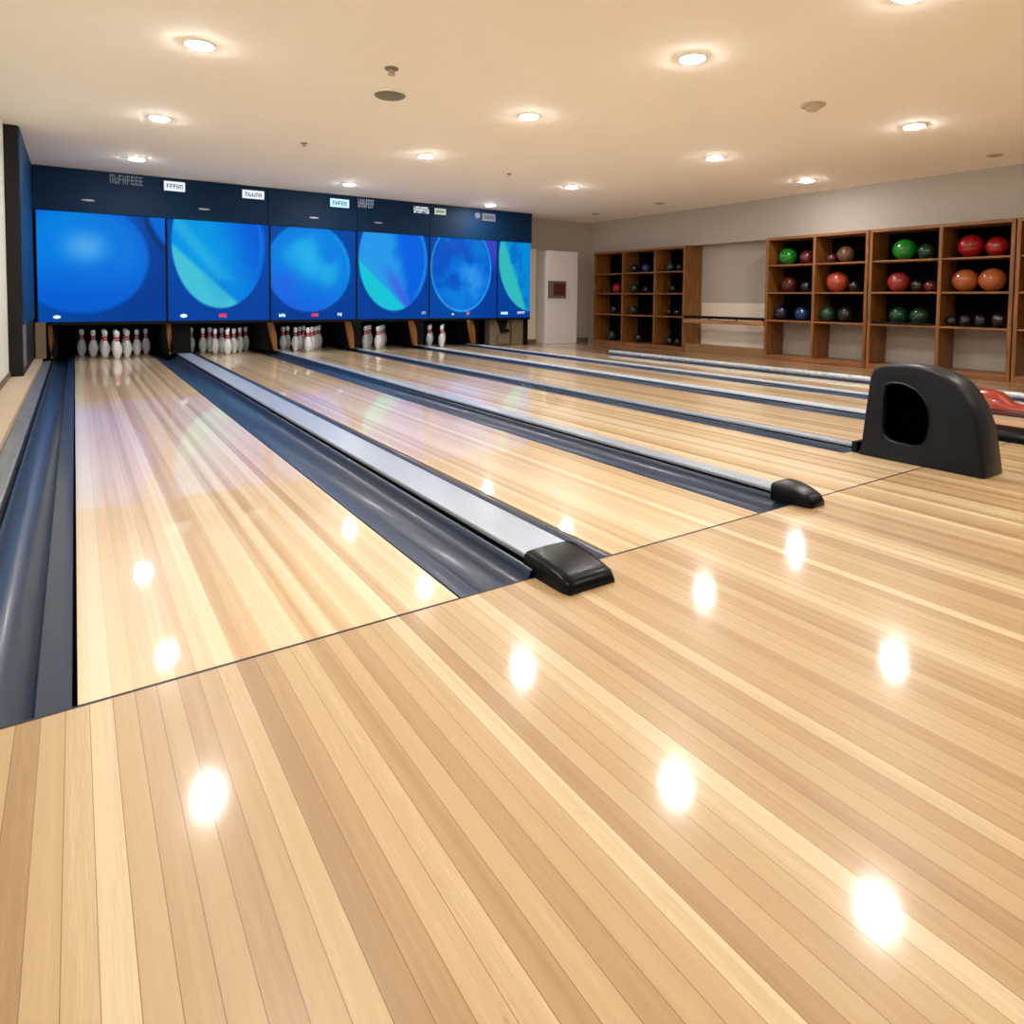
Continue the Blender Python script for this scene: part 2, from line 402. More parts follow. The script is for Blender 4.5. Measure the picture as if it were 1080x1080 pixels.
b = bm_new(); box(b, 5.558, 6.126, FOUL+0.007, 2.145, SUB, -0.0005); struct('trim_5', b, M['lane'])
nose('rail_end_cap', 5.572, 5.93, 1.50, 2.14, 0.075, 'low black nose cap at the right edge, behind the ball return hood', M['rubber'], 0.85, 0.55)

# ---------------------------------------------------------------- ball return hood
HX0, HX1 = 4.275, 4.555
r = thing('ball_return', 'tall charcoal moulded ball return hood with a dark side opening, on the foul line', 'ball return', (4.41, 1.88, 0))
def L_(x, y, z): return (x-4.41, y-1.88, z)
prof = [(2.255,0.0),(2.235,0.06),(2.215,0.30),(2.195,0.52),(2.175,0.572),(2.14,0.592),(2.07,0.605),(1.98,0.612),(1.90,0.606),(1.82,0.590),(1.75,0.562),(1.69,0.520),(1.64,0.460),(1.60,0.385),(1.57,0.290),(1.55,0.18),(1.535,0.08),(1.525,0.0)]
b = bm_new()
secs = []
for x, k, dz in ((HX0, 0.965, -0.012), (HX0+0.02, 0.993, 0.0), ((HX0+HX1)/2, 1.0, 0.008), (HX1-0.03, 0.993, 0.0), (HX1, 0.955, -0.018)):
    vs = []
    for y, z in prof:
        yy = 1.88+(y-1.88)*k; zz = z*(1+dz) if z > 0 else 0.001
        # lean: the flanks draw in towards the top
        lean = (x-(HX0+HX1)/2)*(1-0.14*(z/0.6)**1.5)
        vs.append(b.verts.new(L_((HX0+HX1)/2+lean, yy, zz)))
    secs.append(vs)
for a, c in zip(secs, secs[1:]):
    n = len(a)
    for i in range(n-1): b.faces.new((a[i], a[i+1], c[i+1], c[i]))
    b.faces.new((a[-1], a[0], c[0], c[-1]))
b.faces.new(secs[0][::-1]); b.faces.new(secs[-1])
bmesh.ops.recalc_face_normals(b, faces=b.faces)
shell = obj('hood_shell', b, M['hood'], r)
hole = [(2.088,0.470),(2.04,0.487),(1.98,0.485),(1.92,0.462),(1.87,0.415),(1.84,0.35),(1.832,0.28),(1.838,0.21),(1.850,0.160),(1.875,0.128),(1.92,0.118),(2.00,0.122),(2.06,0.135),(2.088,0.165),(2.094,0.22),(2.094,0.40)]
hc = bm_new(); prism(hc, [(y-1.88, z) for y, z in hole], 0, HX0-4.41-0.1, HX0-4.41+0.20)
cut = obj('cutter', hc, M['black'])
cut.location = r.location
bpy.context.view_layer.update()
md = shell.modifiers.new('hole', 'BOOLEAN'); md.object = cut; md.operation = 'DIFFERENCE'; md.solver = 'EXACT'
mb = shell.modifiers.new('bev', 'BEVEL'); mb.width = 0.010; mb.segments = 3; mb.limit_method = 'ANGLE'; mb.angle_limit = math.radians(38)
bpy.context.view_layer.update()
dg = bpy.context.evaluated_depsgraph_get()
nm = bpy.data.meshes.new_from_object(shell.evaluated_get(dg))
shell.modifiers.clear(); shell.data = nm
for pl in nm.polygons: pl.use_smooth = True
try: nm.set_sharp_from_angle(angle=math.radians(34))
except Exception: pass
bpy.data.objects.remove(cut, do_unlink=True)
# black sheet inside the opening, its shade put into the colour
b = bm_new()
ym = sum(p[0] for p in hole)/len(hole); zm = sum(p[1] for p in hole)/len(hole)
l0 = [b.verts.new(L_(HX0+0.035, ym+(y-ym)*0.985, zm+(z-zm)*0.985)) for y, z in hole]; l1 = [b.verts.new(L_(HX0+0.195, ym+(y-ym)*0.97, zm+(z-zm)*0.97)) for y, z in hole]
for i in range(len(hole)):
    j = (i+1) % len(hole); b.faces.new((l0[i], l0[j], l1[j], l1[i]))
b.faces.new(l1); obj('opening_shade', b, M['void'], r)
# rim round the opening
b = bm_new(); ra = []
for (sc, dx) in ((1.0, 0.006), (1.035, -0.003), (1.075, 0.004)):
    ra.append([b.verts.new(L_(HX0+dx+0.016*(z/0.6)**1.5, ym+(y-ym)*sc, zm+(z-zm)*sc)) for y, z in hole])
for a, c in zip(ra, ra[1:]):
    for i in range(len(hole)):
        j = (i+1) % len(hole); b.faces.new((a[i], a[j], c[j], c[i]))
bmesh.ops.recalc_face_normals(b, faces=b.faces)
obj('opening_rim', b, M['hood'], r, smooth=True, angle=80)
b = bm_new(); box(b, 4.219-4.41, 4.656-4.41, FOUL+0.007-1.88, 2.305-1.88, SUB, -0.0005); obj('floor_plate', b, M['lane'], r)
b = bm_new(); box(b, HX0-4.41+0.02, 0.02, 2.26-1.88, 2.30-1.88, 0.001, 0.075, 0.01)
obj('foot_bracket', b, M['rubber'], r)

# orange hood at the far right
r = thing('orange_hood', 'glossy orange-red low hood with maroon underside at the right edge behind the black hood', 'hood', (6.98, 2.1, 0))
b = bm_new(); n = 12; rings = []
for k in range(n+1):
    t = k/n; y = 0.70-1.0*t
    z = [0.14,0.19,0.215,0.22,0.217,0.20,0.12,0.10,0.10,0.10,0.095,0.09,0.07][k]
    w = [0.09,0.12,0.135,0.14,0.135,0.12,0.10,0.08,0.075,0.075,0.075,0.07,0.055][k]
    rings.append([b.verts.new((w*math.cos(a), y, 0.05+(z-0.05)*math.sin(a)+0.0)) for a in [PI*j/12 for j in range(13)]])
for a, c in zip(rings, rings[1:]):
    for i in range(len(a)-1): b.faces.new((a[i], a[i+1], c[i+1], c[i]))
    b.faces.new((a[-1], a[0], c[0], c[-1]))
b.faces.new(rings[0]); b.faces.new(rings[-1][::-1]); bmesh.ops.recalc_face_normals(b, faces=b.faces)
obj('cover', b, M['orange_hood'], r, smooth=True, angle=60)
b = bm_new(); box(b, -0.10, 0.10, -0.30, 0.68, 0.001, 0.052, 0.012); obj('skirt', b, M['maroon'], r)
b = bm_new(); box(b, 6.752-6.98, 7.248-6.98, FOUL+0.007-2.1, 2.825-2.1, SUB, -0.0005); obj('floor_plate', b, M['lane'], r)

# ---------------------------------------------------------------- pin machines: kickbacks, golden boards
KX = [(-0.42, -0.20), (1.16, 1.60), (2.70, 2.94), (4.26, 4.50), (5.58, 5.80), (6.90, 7.06)]
gold = [(-0.325, -0.245), (1.215, 1.300), (2.76, 2.90), (4.14, 4.32), (5.42, 5.60), (6.74, 6.90)]
kl = ['beside the left wall', 'between the first and second racks of pins', 'between the second and third racks of pins',
      'between the third and fourth racks of pins', 'between the fourth and fifth racks of pins', 'right of the fifth rack of pins']
for i in range(6):
    a, c = KX[i]; g0, g1 = gold[i]
    r = thing('kickback', 'black side wall with golden curved board, ' + kl[i], 'kickback', ((a+c)/2, 11.5, 0), 'kickbacks between the pin decks')
    ox = (a+c)/2
    b = bm_new(); prism(b, [(11.62-11.5, SUB), (1.9, SUB), (1.9, 0.60), (-0.02, 0.60), (0.05, 0.25)], 0, a-ox+0.02, c-ox-0.02) if False else box(b, a-ox+0.03, c-ox-0.03, 0.16, 1.9, 0.063, 0.60)
    obj('side_wall', b, M['black'], r)
    # curved board, tapering in towards the floor
    b = bm_new(); pl = []; pr_ = []; N_ = 10
    lean_ = 0.0 if i < 2 else 0.10; wt = 0.06 if i < 2 else 0.085
    for k in range(N_+1):
        t = k/N_; z = 0.60-0.54*t; pl.append((g0-ox+lean_*t**1.5+(0.05*t**3 if i < 2 else 0), z))
    for k in range(N_+1):
        t = 1-k/N_; z = 0.60-0.54*t; pr_.append((g0-ox+wt*(0.42+0.58*math.sin(PI*min(1, t*0.85+0.12)))+lean_*t**1.2-(0.0 if i else 0.0), z))
    prism(b, pl+pr_, 1, 0.02, 0.14)
    obj('front_board', b, M['gold'], r)['label'] = 'golden brown curved board'
    b = bm_new(); box(b, g0-ox-0.10 if i > 1 else g0-ox+0.01, g0-ox+0.05, 0.0, 0.02, 0.555, 0.585, 0.004)
    obj('bracket', b, M['chrome'], r)['label'] = 'small pale metal bracket'
# tan machine cover under the short screen
r = thing('machine_cover', 'tan machine cover with dark linkage under the far right end of the screens', 'machine cover', (7.6, 11.55, 0))
b = bm_new(); box(b, -0.34, 0.46, 0.02, 0.22, 0.001, 0.60); obj('panel', b, M['machine'], r)
b = bm_new(); box(b, 0.17, 0.46, -0.06, 0.018, 0.001, 0.59, 0.004); obj('side_post', b, M['tan_dark'], r)
b = bm_new(); prism(b, [(-0.20,0.59),(0.10,0.59),(0.03,0.36),(0.12,0.34),(0.12,0.29),(-0.08,0.27),(-0.10,0.36)], 1, -0.03, 0.018); obj('linkage', b, M['black'], r)
b = bm_new(); box(b, -0.16, 0.14, -0.03, 0.018, 0.03, 0.24, 0.01); obj('access_plate', b, M['tan_dark'], r)

# ---------------------------------------------------------------- pins
PS = 1.14
pin_prof = [(0.0,0.0),(0.026,0.0),(0.0285,0.004),(0.036,0.019),(0.0496,0.057),(0.0575,0.086),(0.0605,0.114),(0.0578,0.149),(0.0498,0.184),(0.0355,0.219),(0.0262,0.238),(0.0235,0.254),(0.0229,0.276),(0.0238,0.295),(0.0275,0.315),(0.0318,0.335),(0.0323,0.350),(0.0300,0.364),(0.0225,0.375),(0.010,0.3805),(0,0.381)]
def pin_r(h):
    for (r0, h0), (r1, h1) in zip(pin_prof[1:], pin_prof[2:]):
        if h0 <= h <= h1: return r0+(r1-r0)*(h-h0)/(h1-h0+1e-9)
    return 0.03
pin0 = thing('bowling_pin', '', 'bowling pin', (0, 0, 0.0005))
b = bm_new(); lathe(b, [(r_*PS, h*PS) for r_, h in pin_prof], 24); obj('pin_body', b, M['pin'], pin0, smooth=True, angle=70)
for h0, h1 in ((0.236, 0.260), (0.270, 0.296)):
    b = bm_new(); P_ = [(pin_r(h)+0.0009, h) for h in (h0, (h0+h1)/2, h1)]
    lathe(b, [((P_[0][0]-0.002)*PS, P_[0][1]*PS)] + [(r_*PS, h*PS) for r_, h in P_] + [((P_[-1][0]-0.002)*PS, P_[-1][1]*PS)], 24); obj('neck_band', b, M['pin_red'], pin0, smooth=True)['label'] = 'red neck band'
heads = [(0.545, 11.80), (2.16, 11.84), (3.53, 11.86), (4.88, 11.86), (6.24, 11.80)]
POS = [[(0, 'front pin')],
       [(-.5, 'second row left'), (.5, 'second row right')],
       [(-1, 'third row left'), (0, 'third row middle'), (1, 'third row right')],
       [(-1.5, 'back row far left'), (-.5, 'back row inner left'), (.5, 'back row inner right'), (1.5, 'back row far right')]]
first = True
SP = 0.3048
for li, (hx, hy) in enumerate(heads):
    for ri, row in enumerate(POS):
        for dx, nm_ in row:
            if li == 3 and ri == 3 and dx == -1.5: continue
            if li == 4 and (ri, dx) in ((3, -1.5), (3, -.5), (2, -1)): continue
            loc = (hx+dx*SP, hy+ri*SP*0.866, 0.0006)
            lab = 'red-banded white pin, %s of the %s lane from the left' % (nm_, ORD[li])
            grp = 'pins at the end of the %s lane' % ORD[li]
            if first:
                pin0.location = loc; pin0['label'] = lab; pin0['group'] = grp; first = False
            else: dup(pin0, loc, lab, grp)

# unseen tube lamps added behind the screens to brighten the pins
M['tube'] = mat('added_lamp_tube', rgb(240,245,255), 0.4, emit=(0.92, 0.96, 1.0, 1), strength=26.0)
for li, (hx, hy) in enumerate(heads):
    r = thing('added_pin_lamp', 'unseen tube lamp added above the pins of the %s lane, behind its screen' % ORD[li], 'lamp', (hx, YM+0.21, 0.68), 'unseen tube lamps added above the pins')
    b = bm_new(); box(b, -0.45, 0.45, -0.05, 0.05, 0.012, 0.038); obj('holder', b, M['black'], r)
    b = bm_new(); lathe(b, [(0, -0.42), (0.014, -0.42), (0.014, 0.42), (0, 0.42)], 10, (0, 0, -0.004), 0); obj('tube', b, M['tube'], r, smooth=True, angle=50)

# ---------------------------------------------------------------- screens
def sm(a, b_, x):
    t = max(0.0, min(1.0, (x-a)/(b_-a))); return t*t*(3-2*t)
def mixc(a, b_, t): return tuple(a[i]*(1-t)+b_[i]*t for i in range(3))
from mathutils import noise as mnoise
def ell(x, y, cx, cy, rx, ry): return math.sqrt(((x-cx)/rx)**2+((y-cy)/ry)**2)
def fb(x, y, s): return mnoise.fractal(Vector((x*3.1+s, y*3.1, s*1.7)), 0.9, 2.1, 4)
def seg_d(x, y, x0, y0, x1, y1):
    """signed side and along of a line, y down"""
    dx, dy = x1-x0, y1-y0; l = math.hypot(dx, dy); return ((x-x0)*dy-(y-y0)*dx)/l
def art0(x, y):
    c = mixc((0,84,178), (0,58,146), sm(0.1, 1.0, 0.6*x+0.5*y))
    e = ell(x, y, 0.33, 0.40, 0.53, 0.52)
    ball = mixc((4,118,222), (0,84,206), sm(0.35, 1.0, y))
    ball = mixc(ball, (0,132,226), 0.7*(1-sm(0.0, 0.55, ell(x, y, 0.12, 0.1, 1, 1))))
    ball = mixc(ball, (92,172,240), 0.85*(1-sm(0.0, 0.24, ell(x, y, 0.36, 0.31, 1.2, 1))))
    ball = mixc(ball, (0,98,214), 0.6*sm(0.7, 1.0, e))
    c = mixc(ball, c, sm(0.95, 1.05, e))
    e2 = ell(x, y, 1.32, -0.25, 0.52, 0.72)
    c = mixc(c, (0,104,212), 1-sm(0.90, 0.96, e2))
    band = (1-sm(0.0, 0.06, abs(e2-1.0)))*(1-sm(0.34, 0.42, y))
    return mixc(c, (6,48,104), 0.9*band)
def art1(x, y):
    bg = mixc((0,72,170), (0,64,158), y)
    e = ell(x, y, 0.50, 0.22, 0.47, 0.66)
    ball = mixc((0,150,228), (0,92,216), sm(0.35, 0.85, x-0.3*y))
    ball = mixc(ball, (0,128,224), sm(0.4, 0.9, y))
    s = seg_d(x, y, 0.0, 0.22, 0.66, 0.82)
    ball = mixc((66,192,216), ball, sm(-0.02, 0.04, s))
    s2 = seg_d(x, y, 0.08, 0.10, 0.46, 0.56)
    ball = mixc(ball, (44,176,226), 0.8*(1-sm(0.0, 0.12, abs(s2-0.05)))*(1-sm(0.55, 0.62, y)))
    ball = mixc(ball, (40,150,214), 0.5*(1-sm(0, 0.05, abs(e-0.90)))*sm(0.6, 0.9, x)*(1-sm(0.3, 0.6, y)))
    ball = mixc(ball, (0,112,220), 0.25*fb(x, y, 3)) if fb(x, y, 3) > 0 else ball
    return mixc(ball, bg, sm(0.97, 1.01, e))
def art2(x, y):
    bg = mixc((0,72,160), (0,58,148), y)
    e = ell(x, y, 0.44, 0.43, 0.50, 0.49)
    ball = mixc((0,128,226), (24,92,224), sm(0.3, 0.95, y-0.3*x))
    n = fb(x, y, 8)
    ball = mixc(ball, (40,184,236), 0.85*(1-sm(0.0, 0.33, ell(x, y, 0.46, 0.34, 1.1, 1)+n*0.12)))
    ball = mixc(ball, (40,180,232), 0.6*(1-sm(0.0, 0.22, ell(x, y, 0.66, 0.50, 1, 1)+n*0.08)))
    ball = mixc(ball, (52,92,226), 0.5*(1-sm(0.0, 0.25, ell(x, y, 0.15, 0.60, 1, 1))))
    ball = mixc(ball, (60,180,232), 0.5*(1-sm(0, 0.03, abs(e-0.93)))*sm(0.6, 0.8, x)*(1-sm(0.4, 0.6, y)))
    return mixc(ball, bg, sm(0.97, 1.01, e))
def art3(x, y):
    bg = (0,62,152)
    e = ell(x, y, 0.50, 0.30, 0.49, 0.61)
    n = fb(x, y, 14)
    ball = mixc((36,152,232), (0,96,224), sm(0.35, 0.6, x-0.25*y+0.1*n))
    ball = mixc(ball, (70,84,222), 0.7*(1-sm(0.0, 0.12, abs(seg_d(x, y, 0.38, 0.35, 0.62, 0.75))))*sm(0.3, 0.6, y))
    s = seg_d(x, y, -0.02, 0.30, 0.66, 0.88)
    ball = mixc((22,196,216), ball, sm(-0.02, 0.04, s))
    ball = mixc(ball, (40,170,214), 0.6*(1-sm(0, 0.06, abs(e-0.93)))*sm(0.7, 0.9, x))
    return mixc(ball, bg, sm(0.97, 1.01, e))
def art4(x, y):
    bg = mixc((56,66,196), (0,60,152), sm(0.1, 0.5, y))
    bg = mixc((0,70,160), bg, sm(0.5, 0.85, x))
    e = ell(x, y, 0.46, 0.37, 0.46, 0.56)
    n = fb(x, y, 21)
    ball = mixc((0,112,220), (0,84,196), sm(-0.1, 0.5, n))
    ball = mixc(ball, (60,158,236), 0.75*(1-sm(0.0, 0.28, ell(x, y, 0.60, 0.50, 1, 1)+n*0.15)))
    ball = mixc(ball, (20,140,230), 0.5*(1-sm(0.0, 0.3, ell(x, y, 0.35, 0.78, 1, 1))))
    ball = mixc(ball, (0,148,222), 0.6*(1-sm(0.0, 0.2, ell(x, y, 0.7, 0.12, 1, 1))))
    ball = mixc(ball, (70,180,235), 0.8*(1-sm(0, 0.03, abs(e-0.965))))
    return mixc(ball, bg, sm(0.98, 1.01, e))
def art5(x, y):
    bg = mixc((0,72,168), (0,60,150), y)
    e = ell(x, y, 1.06, 0.22, 1.04, 0.70)
    n = fb(x, y, 30)
    ball = mixc((0,136,214), (0,112,204), sm(0, 0.5, n))
    s = seg_d(x, y, 0.25, 0.0, 0.95, 0.95)
    ball = mixc((50,186,190), ball, sm(-0.10, 0.05, s+0.05*n))
    return mixc(ball, bg, sm(0.985, 1.01, e))
ARTS = [art0, art1, art2, art3, art4, art5]
sm_ = bpy.data.materials.new('screen_picture'); sm_.use_nodes = True
nt = sm_.node_tree; at = nt.nodes.new('ShaderNodeVertexColor'); at.layer_name = 'picture'
pb = nt.nodes['Principled BSDF']; pb.inputs['Base Color'].default_value = (0.001, 0.001, 0.001, 1); pb.inputs['Roughness'].default_value = 0.6; pb.inputs['Specular IOR Level'].default_value = 0.05
nt.links.new(at.outputs[0], pb.inputs['Emission Color']); pb.inputs['Emission Strength'].default_value = 1.0
M['screen'] = sm_
def emis(name, c, s=1.0):
    return mat(name, (0.02, 0.02, 0.02, 1), 0.5, emit=rgb(*c), strength=s, var=0)
M['e_white'] = emis('lit_white', (238,246,255), 1.0)
M['e_cyan'] = emis('lit_cyan_white', (190,240,255), 1.2)
M['e_red'] = emis('lit_red', (240,40,30), 1.0)
M['e_orange'] = emis('lit_orange', (236,120,50), 1.0)
M['e_green'] = emis('lit_pale_green', (206,226,206), 0.8)
M['e_grey'] = emis('lit_grey', (150,155,172), 0.7)
M['e_dim'] = emis('lit_dim_grey', (110,128,142), 0.5)
M['mark'] = mat('dark_marks', rgb(40,44,52), 0.6)

SZ0, SZ1 = 0.600, 2.178
SX = [-0.445, 1.195, 2.735, 4.245, 5.705, 7.262, 8.105]
slab = ['lit, showing a large plain blue ball with pale highlight', 'lit, blue ball with a teal streak down its left',
        'showing a round cloudy cyan and blue ball', 'lit, blue ball with teal band and violet streak',
        'lit, mottled blue ball with a thin bright rim', 'narrow, showing the teal left half of a ball']
def strokes(bm, x0, x1, z0, z1, y, n, rnd, t=0.010):
    w = (x1-x0)/n
    for k in range(n):
        xa = x0+w*k+w*0.12; xb = x0+w*(k+1)-w*0.12
        kind = rnd.randint(0, 4); h = z1-z0
        box(bm, xa, xa+w*0.22, y-t, y, z0, z1)
        if kind in (0, 1, 3): box(bm, xa, xb, y-t, y, z1-h*0.2, z1)
        if kind in (1, 2, 4): box(bm, xb-w*0.2, xb, y-t, y, z0, z1-h*(0.0 if kind == 2 else 0.3))
        if kind in (0, 2, 3): box(bm, xa, xb, y-t, y, z0+h*0.4, z0+h*0.58)
        if kind in (3, 4): box(bm, xa, xb, y-t, y, z0, z0+h*0.18)
badges = {0: [(0.135, 0.045, 'e_white', 0.085, 0.045, 0)],
          1: [(0.14, 0.05, 'e_white', 0.095, 0.055, 0), (0.52, 0.05, 'e_red', 0.12, 0.06, 5)],
          2: [(0.12, 0.05, 'e_cyan', 0.11, 0.055, 4), (0.50, 0.05, 'e_red', 0.13, 0.055, 5), (0.80, 0.055, 'e_white', 0.085, 0.055, 3)],
          3: [(0.93, 0.07, 'e_green', 0.09, 0.05, 3)],
          4: [(0.33, 0.05, 'e_white', 0.05, 0.04, 2), (0.56, 0.06, 'e_orange', 0.07, 0.07, 2)],
          5: [(0.20, 0.06, 'e_cyan', 0.18, 0.055, 4), (0.72, 0.065, 'e_white', 0.2, 0.05, 3)]}
for i in range(6):
    x0, x1 = SX[i]+0.018, SX[i+1]-0.018
    if i == 5: x1 = SX[6]-0.006
    r = thing('lane_screen', '%s screen from the left, %s' % (ORD[i], slab[i]), 'screen', ((x0+x1)/2, YM, SZ0), 'display screens above the pins')
    cx = (x0+x1)/2; W = x1-x0; H = SZ1-SZ0
    b = bm_new(); box(b, SX[i]-cx+0.001, SX[i+1]-cx-0.001, 0.006, 0.075, -0.045, H+0.0); obj('frame', b, M['black'], r)
    nx, nz = (84 if i < 5 else 44), 84
    b = bm_new(); lay = b.loops.layers.float_color.new('picture')
    g = [[b.verts.new((x0-cx+W*a/nx, 0.0, H*c/nz)) for a in range(nx+1)] for c in range(nz+1)]
    cols = [[None]*(nx+1) for _ in range(nz+1)]
    for c in range(nz+1):
        for a in range(nx+1):
            k = ARTS[i](a/nx, 1-c/nz); cols[c][a] = (lin(max(0, k[0])), lin(max(0, k[1])), lin(max(0, min(255, k[2]))), 1)
    for c in range(nz):
        for a in range(nx):
            f = b.faces.new((g[c][a], g[c][a+1], g[c+1][a+1], g[c+1][a]))
            for lp, cc in zip(f.loops, (cols[c][a], cols[c][a+1], cols[c+1][a+1], cols[c+1][a])): lp[lay] = cc
    # give the picture face a body
    for f in list(b.faces): f.normal_update()
    e_ = [e for e in b.edges if e.is_boundary]
    ret = bmesh.ops.extrude_edge_only(b, edges=e_)
    for v in [v for v in ret['geom'] if isinstance(v, bmesh.types.BMVert)]: v.co.y += 0.006
    obj('display', b, M['screen'], r)
    rnd = random.Random(i+3)
    for (fx, fz, mt, w, h, n) in badges[i]:
        bx_ = x0-cx+W*fx; bz = H*fz; b = bm_new()
        if n == 0:
            lathe(b, [(0, -0.004), (0.5, -0.004), (0.5, 0.0), (0, 0.0)], 10, (0, 0, 0), 1)
            for v in b.verts: v.co.x = v.co.x*w*1.1+bx_; v.co.z = v.co.z*h*1.1+bz
        else:
          if n >= 4: box(b, bx_-w*0.42, bx_+w*0.42, -0.002, 0.0, bz-h*0.28, bz+h*0.22)
          strokes(b, bx_-w/2, bx_+w/2, bz-h/2, bz+h/2, 0.0, n, rnd, 0.004)
        obj('score_badge', b, M[mt], r)['label'] = {'e_white': 'white', 'e_cyan': 'pale cyan', 'e_red': 'red', 'e_orange': 'orange', 'e_green': 'pale green'}[mt] + ' glowing score mark'

# header above the screens
HP = [(-0.465, 2.70), (2.70, 4.243), (4.243, 5.703), (5.703, 8.105)]
hl = ['over the first two screens', 'over the third screen', 'over the fourth screen', 'over the last two screens']
boards = []
for (a, c), l in zip(HP, hl):
    b = bm_new(); box(b, a+0.003, c-0.003, YM-0.03, YM+0.07, 2.182, HC-0.002, 0.004)
    boards.append(obj('masking_board', b, M['navy']))
    tag(boards[-1], 'dark navy header board ' + l, 'panel', 'navy panels above the screens')
# signs on the header
def sign(x0, x1, z0, z1, kind, label, seed, back='e_white'):
    rnd = random.Random(seed); cx = (x0+x1)/2; cz = (z0+z1)/2
    r = thing('header_sign', label, 'sign', (cx, YM-0.03, cz), 'small signs on the navy header')
    w = (x1-x0)/2; h = (z1-z0)/2
    b = bm_new(); box(b, -w-0.008, w+0.008, -0.012, -0.0005, -h-0.008, h+0.008); obj('plate', b, M['black'] if kind == 'lit' else M['navy'], r)
    if kind == 'lit':
        b = bm_new(); box(b, -w, w, -0.018, -0.012, -h, h); obj('lit_face', b, M[back], r)
        b = bm_new(); strokes(b, -w*0.78, w*0.8, -h*0.5, h*0.45, -0.018, 5, rnd, 0.004); obj('marks', b, M['mark'], r)
    else:
        b = bm_new(); strokes(b, -w, w, -h, h, -0.012, 8, rnd, 0.004); obj('marks', b, M[back], r)
    return r
sign(0.46, 0.89, 2.635, 2.765, 'ghost', 'faint grey lettering at the left end of the navy header, over the first screen', 1, 'e_dim')
sign(1.17, 1.46, 2.600, 2.745, 'lit', 'bright white sign with small dark marks, leftmost of the lit ones', 2)
sign(2.30, 2.64, 2.59, 2.725, 'lit', 'bright white sign just left of the seam over the second screen', 3)
sign(3.75, 4.09, 2.575, 2.72, 'lit', 'cyan tinted glowing sign over the right side of the third screen', 4, 'e_cyan')
sign(4.25, 4.56, 2.61, 2.76, 'ghost', 'grey glowing lettering over the left side of the fourth screen', 5, 'e_grey')  # letter strokes emit a dim grey glow of their own
sign(5.35, 5.67, 2.60, 2.72, 'ghost', 'white broken lettering over the right side of the fourth screen', 6, 'e_white')
sign(5.79, 6.03, 2.605, 2.72, 'lit', 'pale green sign over the left side of the fifth screen', 7, 'e_green')
r8 = sign(6.86, 7.17, 2.56, 2.71, 'lit', 'dim grey sign with a round dot on its left, rightmost on the navy header', 8, 'e_grey')
b = bm_new(); lathe(b, [(0, -0.016), (0.058, -0.016), (0.058, -0.001), (0, -0.001)], 16, (-0.26, 0, 0.02), 1); obj('round_dot', b, M['e_grey'], r8)
for k, x in enumerate([0.19, 1.73, 3.47, 4.65]):
    b = bm_new(); lathe(b, [(0, -0.014), (0.6, -0.012), (0.95, -0.006), (1.0, -0.0005), (0, -0.0005)], 18, (0, 0, 0), 1)
    for v in b.verts: v.co.x *= 0.085; v.co.z *= 0.016
    obj('oval_plate', b, M['chrome'], boards[(0, 0, 1, 2)[k]], loc=(x, YM-0.03, 2.36), smooth=True)['label'] = 'small pale oval plate'

# ---------------------------------------------------------------- back right corner: white cupboard and cream panel
r = thing('white_cupboard', 'plain white full height box cupboard in the back corner, with a small framed plate', 'cupboard', (9.09, 11.65, 0))
b = bm_new(); box(b, -0.44, 0.44, -0.20, 0.195, 0.001, 2.065, 0.006); obj('body', b, M['white_panel'], r)
b = bm_new(); box(b, -0.425, 0.425, -0.205, -0.2, 0.13, 2.04, 0.0); obj('door', b, M['white_panel'], r)
b = bm_new(); box(b, 8.60, 8.63, YK-0.03, YK, 0.0, 2.11) if False else box(b, 8.14, 8.635, YK-0.03, YK-0.001, 0.001, 2.11, 0.004)
tag(obj('cream_panel', b, M['cream_panel']), 'cream upright panel on the back wall between the screens and the white cupboard', 'panel')
r = thing('framed_plate', 'small grey framed plate with a dark red centre on the white cupboard', 'framed plate', (8.93, 11.442, 1.21))
b = bm_new(); box(b, -0.255, 0.245, -0.03, -0.0, -0.19, 0.19, 0.008); obj('frame', b, mat('plate_grey_brown', rgb(112,102,92), 0.5), r)
b = bm_new(); box(b, -0.12, 0.20, -0.036, -0.031, -0.135, 0.14); obj('plate', b, mat('dark_red_plate', rgb(88,34,26), 0.5, var=0.3, vscale=14), r)

# ---------------------------------------------------------------- ball racks
RXF, RXB = 9.95, 10.44
def rack(name, label, y0, y1, mids, h, shelves, open_rows=(), backs=True, low=0.075):
    """y0 < y1; mids = y of inner uprights; shelves = z of shelf tops"""
    r = thing(name, label, 'ball rack', ((RXF+RXB)/2, (y0+y1)/2, 0), 'wooden ball racks along the right wall')
    ox, oy = (RXF+RXB)/2, (y0+y1)/2; T = 0.045
    def bb(a, c, d, e, f, g, nm, mt, bev=0.003):
        b = bm_new(); box(b, a-ox, c-ox, d-oy, e-oy, f, g, bev); return obj(nm, b, mt, r)
    bb(RXF, RXB, y0, y0+T, 0.001, h, 'side_panel', M['rack']); bb(RXF, RXB, y1-T, y1, 0.001, h, 'side_panel', M['rack'])
    bb(RXF+0.001, RXB, y0+T, y1-T, h-T, h, 'top_panel', M['rack_shelf'])
    bb(RXF+0.001, RXB, y0+T, y1-T, 0.001, low, 'bottom_panel', M['rack_shelf'])
    for m in mids: bb(RXF, RXB-0.02, m-T/2, m+T/2, low, h-T, 'upright', M['rack'])
    edges = [y0+T] + [v for m in sorted(mids) for v in (m-T/2, m+T/2)] + [y1-T]
    for k in range(0, len(edges), 2):
        for z in shelves: bb(RXF+0.008, RXB-0.02, edges[k]+0.0005, edges[k+1]-0.0005, z-0.026, z, 'shelf', M['rack_shelf'])
    zb = shelves[0] if open_rows else low
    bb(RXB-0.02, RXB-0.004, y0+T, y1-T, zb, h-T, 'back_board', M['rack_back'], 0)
    return r
